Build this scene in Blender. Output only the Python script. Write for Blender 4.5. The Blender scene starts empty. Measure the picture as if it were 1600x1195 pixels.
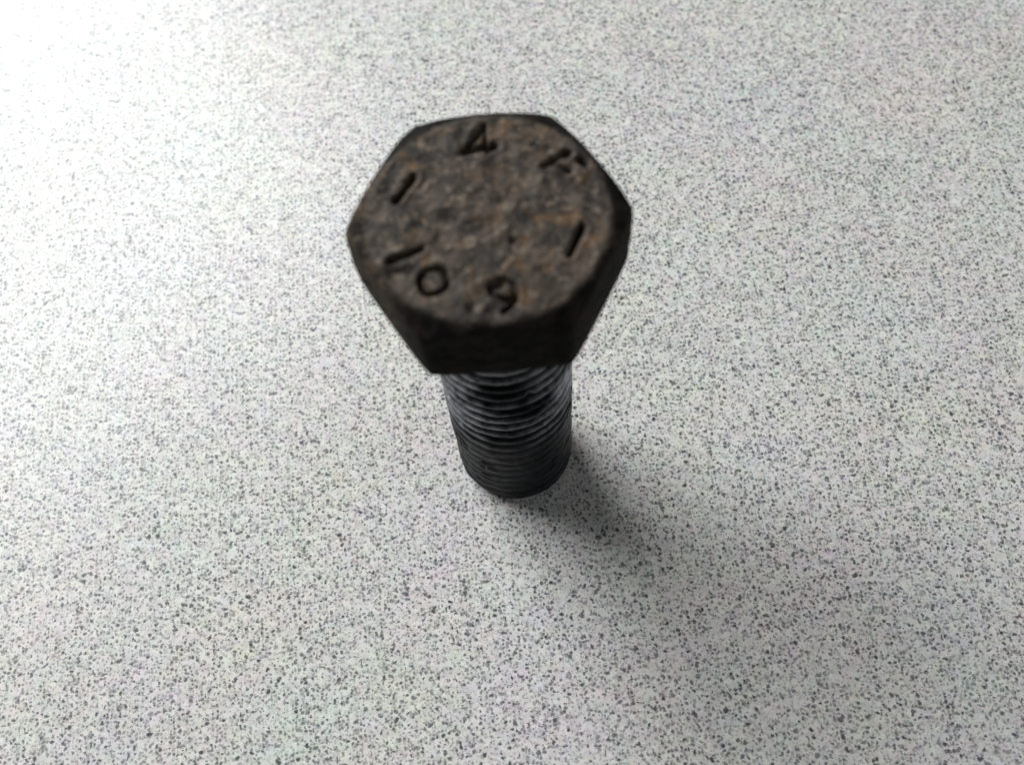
import bpy, math, random
import numpy as np
from mathutils import Matrix, Vector, Euler

random.seed(4)
S = 0.019                      # one unit below = the shank diameter, 19 mm
scene = bpy.context.scene
COL = scene.collection

# ------------------------------------------------------------------ camera
CAM_POS = Vector((0.01793, -3.54051, 8.85953)) * S
FW = Vector((0.00150591, 0.42818384, -0.90369040))
RT = Vector((0.99336395, -0.10456830, -0.04789089))
UP = Vector((0.11500347, 0.89762134, 0.42549986))
cam_d = bpy.data.cameras.new('camera')
cam = bpy.data.objects.new('camera', cam_d)
COL.objects.link(cam)
cam.matrix_world = Matrix.Translation(CAM_POS) @ Matrix((RT, UP, -FW)).transposed().to_4x4()
cam_d.sensor_width = 36.0
cam_d.lens = 37.356
cam_d.clip_start = 0.005
cam_d.clip_end = 20.0
cam_d.dof.use_dof = True
cam_d.dof.focus_distance = 8.9 * S
cam_d.dof.aperture_fstop = 18.0
scene.camera = cam

# ------------------------------------------------------------------ room light
world = bpy.data.worlds.new('World')
scene.world = world
world.use_nodes = True
bg = world.node_tree.nodes['Background']
bg.inputs['Color'].default_value = (0.95, 0.99, 0.98, 1)
bg.inputs['Strength'].default_value = 0.095


def area(name, direction, dist, sx, sy, power, color):
    ld = bpy.data.lights.new(name, 'AREA')
    ld.shape = 'RECTANGLE'
    ld.size, ld.size_y = sx, sy
    ld.energy = power
    ld.color = color
    o = bpy.data.objects.new(name, ld)
    COL.objects.link(o)
    d = Vector(direction).normalized()
    o.location = d * dist
    o.rotation_euler = d.to_track_quat('Z', 'Y').to_euler()
    return o


# the window behind and to the left of the bolt
area('window_light', (-0.66, 0.74, 0.74), 0.85, 0.62, 0.60, 13.0, (0.955, 0.99, 1.0))
# a weaker lamp added further off on the right for thread highlights
area('far_fill_light', (0.92, -0.10, 0.30), 1.6, 0.9, 0.6, 4.0, (0.93, 0.97, 1.0))

scene.view_settings.view_transform = 'Standard'
scene.view_settings.look = 'None'
scene.view_settings.exposure = 0.0
scene.view_settings.gamma = 1.0
scene.render.engine = 'CYCLES'
scene.cycles.max_bounces = 6


# ------------------------------------------------------------------ node helper
class NT:
    def __init__(self, name):
        self.m = bpy.data.materials.new(name)
        self.m.use_nodes = True
        self.t = self.m.node_tree
        self.bsdf = self.t.nodes['Principled BSDF']
        self.co = self.t.nodes.new('ShaderNodeTexCoord').outputs['Object']

    def n(self, kind, **kw):
        nd = self.t.nodes.new(kind)
        for k, v in kw.items():
            setattr(nd, k, v)
        return nd

    def link(self, a, b):
        if isinstance(a, (int, float)):
            b.default_value = a
        elif isinstance(a, (tuple, list)):
            b.default_value = tuple(a) if len(a) == 4 or b.type == 'VECTOR' else (*a, 1)
        else:
            self.t.links.new(a, b)

    def math(self, op, a, b=0.0, c=None, clamp=False):
        nd = self.n('ShaderNodeMath', operation=op, use_clamp=clamp)
        self.link(a, nd.inputs[0]); self.link(b, nd.inputs[1])
        if c is not None:
            self.link(c, nd.inputs[2])
        return nd.outputs[0]

    def vmath(self, op, a, b, scale=None):
        nd = self.n('ShaderNodeVectorMath', operation=op)
        self.link(a, nd.inputs[0])
        if b is not None:
            self.link(b, nd.inputs[1])
        if scale is not None:
            self.link(scale, nd.inputs['Scale'])
        return nd.outputs[0]

    def noise(self, vec, scale, detail=3, rough=0.55, color=False, off=(0, 0, 0), stretch=(1, 1, 1)):
        mp = self.n('ShaderNodeMapping')
        self.link(vec, mp.inputs['Vector'])
        mp.inputs['Location'].default_value = off
        mp.inputs['Scale'].default_value = stretch
        nd = self.n('ShaderNodeTexNoise')
        self.link(mp.outputs[0], nd.inputs['Vector'])
        nd.inputs['Scale'].default_value = scale
        nd.inputs['Detail'].default_value = detail
        nd.inputs['Roughness'].default_value = rough
        return nd.outputs['Color' if color else 'Fac']

    def step(self, x, lo, hi, a=0.0, b=1.0):
        nd = self.n('ShaderNodeMapRange', interpolation_type='SMOOTHSTEP')
        self.link(x, nd.inputs['Value'])
        for k, v in (('From Min', lo), ('From Max', hi), ('To Min', a), ('To Max', b)):
            self.link(v, nd.inputs[k])
        return nd.outputs['Result']

    def mix(self, f, a, b, mode='MIX'):
        nd = self.n('ShaderNodeMix', data_type='RGBA', blend_type=mode)
        self.link(f, nd.inputs[0]); self.link(a, nd.inputs[6]); self.link(b, nd.inputs[7])
        return nd.outputs[2]

    def bump(self, h, strength, dist, normal=None):
        nd = self.n('ShaderNodeBump')
        nd.inputs['Strength'].default_value = strength
        nd.inputs['Distance'].default_value = dist
        self.link(h, nd.inputs['Height'])
        if normal is not None:
            self.link(normal, nd.inputs['Normal'])
        return nd.outputs[0]


# ------------------------------------------------------------------ materials
def laminate():
    t = NT('speckled_laminate')
    K = 1 / S
    co = t.vmath('SCALE', t.co, None, K)          # shank diameters
    wob = t.vmath('SUBTRACT', t.noise(co, 26, 2, 0.6, color=True), (0.5, 0.5, 0.5))
    cw = t.vmath('ADD', co, t.vmath('SCALE', wob, None, 0.045))
    # pale ground, clouded in the print
    base = t.mix(t.step(t.noise(co, 12, 4, 0.7), 0.35, 0.68), (0.560, 0.540, 0.515), (0.715, 0.690, 0.655))
    # fine paler flecks
    base = t.mix(t.math('MULTIPLY', t.step(t.noise(co, 34, 2, 0.5, off=(9, 1, 0)), 0.52, 0.70), 0.5), base, (0.81, 0.79, 0.76))

    def flecks(scale, rad, prob, dens_noise, color, strength, off, base):
        mp = t.n('ShaderNodeMapping')
        t.link(cw, mp.inputs['Vector'])
        mp.inputs['Location'].default_value = off
        v = t.n('ShaderNodeTexVoronoi', voronoi_dimensions='2D')
        t.link(mp.outputs[0], v.inputs['Vector'])
        v.inputs['Scale'].default_value = scale
        sep = t.n('ShaderNodeSeparateColor')
        t.link(v.outputs['Color'], sep.inputs[0])
        pr = t.math('ADD', prob, t.math('MULTIPLY', t.math('SUBTRACT', dens_noise, 0.5), 0.9))
        on = t.math('LESS_THAN', sep.outputs[0], pr)
        r = t.math('MULTIPLY_ADD', sep.outputs[1], rad * 0.75, rad * 0.55)
        edge = t.step(v.outputs['Distance'], t.math('MULTIPLY', r, 0.45), r, 1.0, 0.0)
        a = t.math('MULTIPLY', t.math('MULTIPLY', on, edge),
                   t.math('MULTIPLY_ADD', sep.outputs[2], strength * 0.6, strength * 0.4))
        return t.mix(a, base, color)

    dn = t.noise(co, 3.2, 3, 0.65, off=(5, 2, 0))
    dn2 = t.noise(co, 6.0, 3, 0.65, off=(15, 22, 0))
    base = flecks(40, 0.50, 0.55, dn, (0.15, 0.155, 0.165), 0.66, (0, 0, 0), base)
    base = flecks(29, 0.47, 0.58, dn2, (0.080, 0.086, 0.095), 0.92, (4.3, 8.1, 0), base)
    base = flecks(22, 0.40, 0.36, dn2, (0.045, 0.05, 0.058), 0.95, (14.3, 3.1, 0), base)
    base = flecks(12.5, 0.28, 0.12, dn, (0.03, 0.034, 0.04), 0.9, (7.7, 13.3, 0), base)
    # small smudges and hairline scratches
    sm = t.step(t.noise(co, 1.1, 5, 0.75, off=(2.7, 4.9, 0)), 0.66, 0.74)
    base = t.mix(t.math('MULTIPLY', sm, t.step(t.noise(co, 20, 2), 0.4, 0.6, 0.1, 0.5)), base, (0.20, 0.19, 0.18))
    for off, st in (((1, 2, 0), (0.35, 16, 1)), ((6, 3, 0), (0.3, 22, 1))):
        hl = t.step(t.noise(co, 1.0, 3, 0.5, off=off, stretch=st), 0.735, 0.765)
        base = t.mix(t.math('MULTIPLY', hl, 0.14), base, (0.25, 0.24, 0.24))
    for sc_, amp, off in ((7, 0.20, (3.1, 7.7, 0)), (30, 0.15, (1.1, 2.7, 0)), (0.8, 0.14, (6.1, 0.7, 0))):
        tn = t.vmath('SUBTRACT', t.noise(co, sc_, 2, 0.6, color=True, off=off), (0.5, 0.5, 0.5))
        base = t.vmath('MULTIPLY', base, t.vmath('ADD', t.vmath('SCALE', tn, None, amp), (1, 1, 1)))
    t.link(base, t.bsdf.inputs['Base Color'])
    t.link(t.step(t.noise(co, 4, 4, 0.7), 0.3, 0.7, 0.24, 0.33), t.bsdf.inputs['Roughness'])
    t.bsdf.inputs['IOR'].default_value = 1.5
    t.bsdf.inputs['Specular IOR Level'].default_value = 0.41
    h = t.math('ADD', t.noise(co, 40, 3, 0.6), t.math('MULTIPLY', t.noise(co, 9, 2), 0.5))
    t.link(t.bump(h, 0.25, 0.00008), t.bsdf.inputs['Normal'])
    return t.m


FACE_R = 0.716                 # radius of the flat stamped face


def oxide(name, warm=1.0, thread=False):
    t = NT(name)
    co = t.vmath('SCALE', t.co, None, 1 / S)
    n1 = t.noise(co, 5.5 if thread else 8.0, 5, 0.62)
    n2 = t.noise(co, 13, 4, 0.65, off=(3, 9, 4))
    n3 = t.noise(co, 42, 3, 0.6, off=(8, 2, 1))
    if thread:
        at = t.n('ShaderNodeAttribute', attribute_name='wear_glint')
        wear_glint = t.math('MULTIPLY', at.outputs['Fac'], t.step(n2, 0.34, 0.60, 0.25, 1.0))
        c = t.mix(t.step(n1, 0.38, 0.66), (0.002, 0.0025, 0.0035), (0.010, 0.011, 0.015))
        c = t.mix(t.math('MULTIPLY', t.step(n2, 0.52, 0.72), 0.15), c, (0.05, 0.054, 0.062))
        c = t.mix(t.math('MULTIPLY', t.step(n3, 0.58, 0.75), 0.30), c, (0.016, 0.012, 0.010))
        # rubbed crest steel; thread highlights painted in here as pale colour
        c = t.mix(wear_glint, c, (0.37, 0.38, 0.405))
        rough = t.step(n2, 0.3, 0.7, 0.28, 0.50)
        t.link(t.math('MULTIPLY', wear_glint, 0.85), t.bsdf.inputs['Metallic'])
        t.link(t.math('MULTIPLY_ADD', wear_glint, 0.4, 0.07), t.bsdf.inputs['Specular IOR Level'])
    else:
        c = t.mix(t.step(n1, 0.36, 0.66), (0.017, 0.0125, 0.010), (0.076, 0.055, 0.040))
        c = t.mix(t.math('MULTIPLY', t.step(n2, 0.52, 0.70), 0.80), c, (0.215, 0.160, 0.118))
        n4 = t.noise(co, 6.2, 4, 0.6, off=(1, 5, 7))
        c = t.mix(t.math('MULTIPLY', t.step(n4, 0.54, 0.70), 0.65 * warm), c, (0.125, 0.062, 0.020))
        n5 = t.noise(co, 7.5, 4, 0.6, off=(11, 3, 2))
        c = t.mix(t.math('MULTIPLY', t.step(n5, 0.56, 0.72), 0.50), c, (0.019, 0.020, 0.020))
        c = t.mix(t.math('MULTIPLY', t.step(n3, 0.53, 0.70), 0.60), c, (0.020, 0.016, 0.014))
        c = t.mix(t.math('MULTIPLY', t.step(t.noise(co, 30, 3, 0.6, off=(5, 5, 1)), 0.60, 0.72), 0.55), c, (0.24, 0.185, 0.14))
        # rust dust covers the stamped face; chamfer and flats are oxide, darkened with painted shade
        sp = t.n('ShaderNodeSeparateXYZ')
        t.link(co, sp.inputs[0])
        rr = t.vmath('MULTIPLY', co, (1, 1, 0))
        ln = t.n('ShaderNodeVectorMath', operation='LENGTH')
        t.link(rr, ln.inputs[0])
        edge = t.math('ADD', ln.outputs['Value'], t.math('MULTIPLY', t.math('SUBTRACT', n2, 0.5), 0.10))
        oxide_shade = t.math('MAXIMUM', t.step(edge, FACE_R - 0.025, FACE_R + 0.035), t.step(sp.outputs[2], 3.60, 3.54))
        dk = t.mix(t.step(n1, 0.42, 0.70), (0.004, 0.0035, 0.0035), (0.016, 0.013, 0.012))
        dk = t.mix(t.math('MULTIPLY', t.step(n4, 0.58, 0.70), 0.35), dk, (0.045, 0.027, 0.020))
        c = t.mix(t.math('MULTIPLY', oxide_shade, t.step(t.math('ADD', sp.outputs[0], t.math('MULTIPLY', n1, 0.3)), -0.50, -0.36, 0.35, 0.97)), c, dk)  # left flat stays rustier and paler, painted to look window-lit
        rough = t.step(oxide_shade, 0, 1, 0.75, 0.80)
        t.link(t.step(oxide_shade, 0, 1, 0.30, 0.06), t.bsdf.inputs['Specular IOR Level'])
        t.bsdf.inputs['Metallic'].default_value = 0.0
    t.link(c, t.bsdf.inputs['Base Color'])
    t.link(rough, t.bsdf.inputs['Roughness'])
    h = t.math('ADD', n2, t.math('MULTIPLY', n3, 0.25))
    t.link(t.bump(h, 0.5, 0.0006 if not thread else 0.0003), t.bsdf.inputs['Normal'])
    return t.m


M_TABLE = laminate()
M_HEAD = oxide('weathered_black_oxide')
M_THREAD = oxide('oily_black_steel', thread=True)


# ------------------------------------------------------------------ noise in numpy
def vnoise(p, seed):
    i = np.floor(p).astype(np.int64)
    f = p - i
    f = f * f * (3 - 2 * f)
    out = 0
    for dx in (0, 1):
        for dy in (0, 1):
            for dz in (0, 1):
                h = ((i[:, 0] + dx) * 374761393 + (i[:, 1] + dy) * 668265263 + (i[:, 2] + dz) * 2147483647 + seed * 1274126177) & 0xffffffff
                h = ((h ^ (h >> 13)) * 1274126177) & 0xffffffff
                h = (h ^ (h >> 16)) & 0xffff
                w = (f[:, 0] if dx else 1 - f[:, 0]) * (f[:, 1] if dy else 1 - f[:, 1]) * (f[:, 2] if dz else 1 - f[:, 2])
                out = out + w * (h / 65535.0)
    return out * 2 - 1


def fbm(p, scale, octaves, seed):
    a, s, tot = 1.0, scale, 0
    for k in range(octaves):
        tot = tot + a * vnoise(p * s + 17.3 * k, seed + k)
        a *= 0.55
        s *= 2.03
    return tot


def sstep(x, a, b):
    t = np.clip((x - a) / (b - a), 0, 1)
    return t * t * (3 - 2 * t)


# ------------------------------------------------------------------ mesh helpers
def vert_normals(V, F):
    fn = np.cross(V[F[:, 2]] - V[F[:, 0]], V[F[:, 3]] - V[F[:, 1]])
    n = np.zeros_like(V)
    for k in range(4):
        np.add.at(n, F[:, k], fn)
    l = np.linalg.norm(n, axis=1, keepdims=True)
    return n / np.maximum(l, 1e-12)


def mesh_obj(name, V, F, N, mat, parent):
    """faces F (quads, may have doubled indices) of the shared vertices V, with the whole surface's normals"""
    used = np.unique(F)
    remap = np.zeros(len(V), np.int64)
    remap[used] = np.arange(len(used))
    faces = []
    for q in remap[F].tolist():
        r = []
        for i in q:
            if i not in r:
                r.append(i)
        if len(r) > 2:
            faces.append(r)
    me = bpy.data.meshes.new(name)
    me.from_pydata((V[used] * S).tolist(), [], faces)
    me.polygons.foreach_set('use_smooth', [True] * len(me.polygons))
    if N is not None:
        me.normals_split_custom_set_from_vertices(N[used].tolist())
    me.materials.append(mat)
    me.update()
    o = bpy.data.objects.new(name, me)
    COL.objects.link(o)
    o.parent = parent
    return o


def ring_faces(nr, na, start=0):
    """quads between nr closed rings of na vertices, listed ring after ring"""
    i, j = np.meshgrid(np.arange(nr - 1), np.arange(na), indexing='ij')
    i, j = i.ravel(), j.ravel()
    k = (j + 1) % na
    return np.stack([i * na + j, (i + 1) * na + j, (i + 1) * na + k, i * na + k], 1) + start


# ------------------------------------------------------------------ countertop
def countertop():
    import bmesh
    bm = bmesh.new()
    bmesh.ops.create_cube(bm, size=1)
    bmesh.ops.scale(bm, verts=bm.verts, vec=(1.5, 1.0, 0.03))
    bmesh.ops.translate(bm, verts=bm.verts, vec=(0.1, 0.05, -0.015))
    bmesh.ops.bevel(bm, geom=list(bm.edges), offset=0.004, segments=3, affect='EDGES')
    me = bpy.data.meshes.new('countertop')
    bm.to_mesh(me)
    bm.free()
    me.materials.append(M_TABLE)
    o = bpy.data.objects.new('countertop', me)
    COL.objects.link(o)
    o['kind'] = 'structure'
    o['label'] = 'pale grey laminate countertop with fine dark speckles under the bolt'
    return o


countertop()

# ------------------------------------------------------------------ the bolt
L, H, RC, PHI = 3.1356, 0.5552, 0.873, math.radians(-2.03)
AP = RC * math.cos(math.pi / 6)            # apothem of the hexagon
TOP = L + H

bolt = bpy.data.objects.new('hex_bolt', None)
COL.objects.link(bolt)
bolt.empty_display_size = 0.01
bolt['label'] = 'dark rusty steel hex bolt standing upright on its threaded end, head stamped 10.9'
bolt['category'] = 'bolt'

# stamped marks, polylines on the top face
MARKS = [
    ('stamped_numeral', [[[0.028, 0.620], [-0.080, 0.510], 1.15], [[-0.100, 0.470], [0.082, 0.490], 1.35], [[0.040, 0.640], [0.040, 0.440], 0.75]], .018),
    ('stamped_letter', [[[0.366, 0.300], [0.520, 0.378], 1.0], [[0.420, 0.318], [0.424, 0.322], 1.7], [[0.500, 0.366], [0.506, 0.368], 1.8], [[0.416, 0.316], [0.506, 0.237]], [[0.575, 0.310], [0.604, 0.286], 1.2]], .018),
    ('stamped_dash', [[[-0.535, 0.171], [-0.415, 0.33]]], .021),
    ('stamped_numeral', [[[-0.589, -0.252], [-0.407, -0.181]]], .021),
    ('stamped_dash', [[[0.432, -0.334], [0.537, -0.157]]], .018),
    ('stamped_numeral', [[[-0.268, -0.389], [-0.275, -0.362], [-0.29, -0.34], [-0.313, -0.326], [-0.34, -0.321], [-0.369, -0.326], [-0.395, -0.341], [-0.415, -0.363], [-0.428, -0.39], [-0.431, -0.418], [-0.424, -0.445], [-0.408, -0.467], [-0.386, -0.481], [-0.359, -0.486], [-0.331, -0.481], [-0.305, -0.466], [-0.284, -0.445], [-0.272, -0.418], [-0.268, -0.389]]], .017),
    ('stamped_numeral', [[[0.108, -0.528], [0.106, -0.504], [0.096, -0.481], [0.078, -0.462], [0.056, -0.448], [0.031, -0.442], [0.007, -0.444], [-0.013, -0.454], [-0.027, -0.471], [-0.034, -0.492], [-0.031, -0.516], [-0.021, -0.539], [-0.004, -0.558], [0.018, -0.572], [0.043, -0.578], [0.066, -0.576], [0.087, -0.566], [0.101, -0.549], [0.108, -0.528]], [[-0.006, -0.484], [0.040, -0.468], 1.5], [[0.108, -0.500], [0.120, -0.545], [0.098, -0.597], [0.055, -0.632], [0.020, -0.648], 0.8]], .018),
]
PITS = [(-0.146, -0.604, .034), 
        (0.12, -0.20, .025)]


def seg_dist(P, a, b):
    a, b = np.array(a), np.array(b)
    d = b - a
    t = np.clip(((P - a) @ d) / (d @ d), 0, 1)
    return np.linalg.norm(P - (a + t[:, None] * d), axis=1)


def build_head():
    na, nr = 720, 250
    th = np.linspace(0, 2 * np.pi, na, endpoint=False)
    # rounded hexagon radius at each angle
    def hexr(scale, rnd):
        a = (th - PHI - np.pi / 6) % (np.pi / 3)
        a = np.minimum(a, np.pi / 3 - a)
        straight = AP / np.cos(a)
        # soften the corner (a = 30 degrees)
        u = RC - straight
        return (straight - rnd * np.exp(-u / 0.036)) * scale
    R0 = hexr(1.0, 0.021)
    rch = 0.716
    rings, z = [], []
    for k in range(nr):                       # top face and chamfer
        f = (k + 0.0) / (nr - 1)
        r = R0 * f
        # chamfer with a soft shoulder
        x = (r - rch)
        zz = TOP - math.tan(math.radians(29)) * 0.5 * (x + np.sqrt(x * x + 0.020 ** 2))
        rings.append(np.stack([r * np.cos(th), r * np.sin(th), zz], 1))
    ztop_edge = rings[-1][:, 2].copy()
    ns = 60
    for k in range(1, ns + 1):                # six flats
        f = k / ns
        zz = ztop_edge + (L + 0.015 - ztop_edge) * f
        r = R0 + 0.004 * math.sin(math.pi * min(f * 3, 1))
        rings.append(np.stack([r * np.cos(th), r * np.sin(th), zz], 1))
    n_side_end = len(rings)
    for f in (0.25, 0.5, 0.75, 1.0):          # lower edge
        r = R0 - 0.015 * (1 - math.cos(f * math.pi / 2))
        zz = L + 0.015 - 0.015 * math.sin(f * math.pi / 2) + 0 * th
        rings.append(np.stack([r * np.cos(th), r * np.sin(th), zz], 1))
    for f in np.linspace(0.05, 1, 12):        # underside
        r = (R0 - 0.015) * (1 - f) + 0.47 * f
        rings.append(np.stack([r * np.cos(th), r * np.sin(th), L + 0 * th], 1))
    V = np.concatenate(rings)
    F = ring_faces(len(rings), na)
    rad = np.linalg.norm(V[:, :2], axis=1)
    # ---- relief on the top
    ntop = nr * na
    P = V[:ntop, :2]
    h = 0.014 * fbm(V[:ntop], 5.5, 2, 3) + 0.011 * fbm(V[:ntop], 11, 2, 9)
    fade = 0.35 + 0.65 * (1 - sstep(rad[:ntop], rch - 0.03, rch + 0.02))
    h *= fade
    warp = np.stack([vnoise(V[:ntop] * 14, 40), vnoise(V[:ntop] * 14, 41)], 1) * 0.008
    owner = np.full(ntop, -1)
    for mi, (nm, strokes, w) in enumerate(MARKS):
        d = np.full(ntop, 9.0)
        for pl in strokes:
            wk = pl[-1] if not isinstance(pl[-1], list) else 1.0      # heavier or lighter stroke
            pts = [q for q in pl if isinstance(q, list)]
            for a, b in zip(pts[:-1], pts[1:]):
                d = np.minimum(d, seg_dist(P + warp, a, b) / wk)
        depth = 0.054 if mi < 5 else 0.056
        deep = 1 + 0.35 * vnoise(V[:ntop] * 9, 50 + mi)
        h -= depth * deep * (1 - sstep(d, w * 0.05, w * 1.5))
        h += 0.007 * np.exp(-((d - w * 2.4) / (w * 1.0)) ** 2) * (1 + vnoise(V[:ntop] * 11, 70 + mi)) * (0.4 if mi >= 5 else 1)
        owner[d < w * 1.25] = mi
    for (x, y, w) in PITS:
        d = np.hypot(P[:, 0] + warp[:, 0] * 2 - x, P[:, 1] + warp[:, 1] * 2 - y)
        h -= 0.026 * (1 - sstep(d, w * 0.1, w * 1.7))
    V[:ntop, 2] += h
    # last top ring and side share the offset so that the edge is worn
    side0, side1 = ntop, n_side_end * na
    nn = fbm(V[side0:side1], 5, 4, 21) * 0.010 + fbm(V[side0:side1], 20, 2, 27) * 0.003
    kk = np.repeat(np.arange(1, ns + 1) / ns, na)
    V[side0:side1, :2] *= (1 + nn * (np.minimum(kk * 6, 1)) * np.minimum((1 - kk) * 6, 1))[:, None]
    V[side0:side1, 2] += np.tile(h[-na:], ns) * (1 - kk)
    N = vert_normals(V, F)
    fo = owner[np.minimum(F[:, 0], ntop - 1)]
    fo[F[:, 0] >= ntop - na] = -1
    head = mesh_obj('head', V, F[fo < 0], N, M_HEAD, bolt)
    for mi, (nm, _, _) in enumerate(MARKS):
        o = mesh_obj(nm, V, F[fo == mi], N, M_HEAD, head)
    return head


def build_shank():
    # solid core with its chamfered end
    na = 160
    th = np.linspace(0, 2 * np.pi, na, endpoint=False)
    prof = [(0.0, 0.0), (0.30, 0.0), (0.40, 0.001), (0.425, 0.006), (0.435, 0.02), (0.437, 0.10), (0.437, L - 0.12), (0.45, L - 0.06), (0.47, L - 0.01), (0.475, L + 0.02)]
    V = np.concatenate([np.stack([r * np.cos(th), r * np.sin(th), z + 0 * th], 1) for r, z in prof])
    F = ring_faces(len(prof), na)[:, ::-1]
    core = mesh_obj('shank', V, F, None, M_THREAD, bolt)
    # helical thread, worn and clogged with grime lower down
    na, pitch, per = 300, 0.133, 14
    z0, z1 = 0.004, L - 0.03
    nz = int((z1 - z0) / pitch * per)
    th = np.linspace(0, 2 * np.pi, na, endpoint=False)
    zz = np.linspace(z0, z1, nz)
    T, Z = np.meshgrid(th, zz)
    T, Z = T.ravel(), Z.ravel()
    ph = (Z / pitch - T / (2 * np.pi)) % 1.0
    tri = 1 - np.abs(ph - 0.5) * 2            # 0 root .. 1 crest
    crest = sstep(tri, 0.02, 0.80)
    Pn = np.stack([0.5 * np.cos(T), 0.5 * np.sin(T), Z], 1)
    wear_glint = 0.5 + 0.5 * np.clip(fbm(Pn, 2.2, 3, 5) * 1.3, -1, 1)
    low = 1 - sstep(Z, 1.05, 1.65)
    depth = 0.058 * (1 - 0.25 * wear_glint) * (1 - 0.80 * low)
    r = 0.5 - depth * (1 - crest) - 0.004 * wear_glint * crest
    r += 0.0045 * fbm(Pn, 9, 3, 15)
    r -= 0.022 * sstep(vnoise(Pn * np.array([7, 7, 11.0]), 61), 0.55, 0.85) * crest      # nicked crests
    r = np.minimum(r, 0.505)
    end = sstep(Z, 0.0, 0.10)
    r = r * end + np.minimum(r, 0.445 + Z * 0.4) * (1 - end)
    top = sstep(Z, L - 0.16, L - 0.05)
    r = r * (1 - top) + 0.462 * top
    V = np.stack([r * np.cos(T), r * np.sin(T), Z], 1)
    F = ring_faces(nz, na)[:, ::-1]
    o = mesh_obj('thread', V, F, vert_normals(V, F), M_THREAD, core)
    # rubbed crests with painted side highlights, dimmer in front; grime fills the lower turns
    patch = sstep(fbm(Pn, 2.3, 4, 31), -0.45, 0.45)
    crest_glint = sstep(tri, 0.35, 0.72) * patch * (1 - 0.96 * low) * (1 - 0.5 * sstep(-np.sin(T), 0.85, 1.0))
    at = o.data.attributes.new('wear_glint', 'FLOAT', 'POINT')
    at.data.foreach_set('value', crest_glint.astype(np.float32))
    return core


build_head()
build_shank()
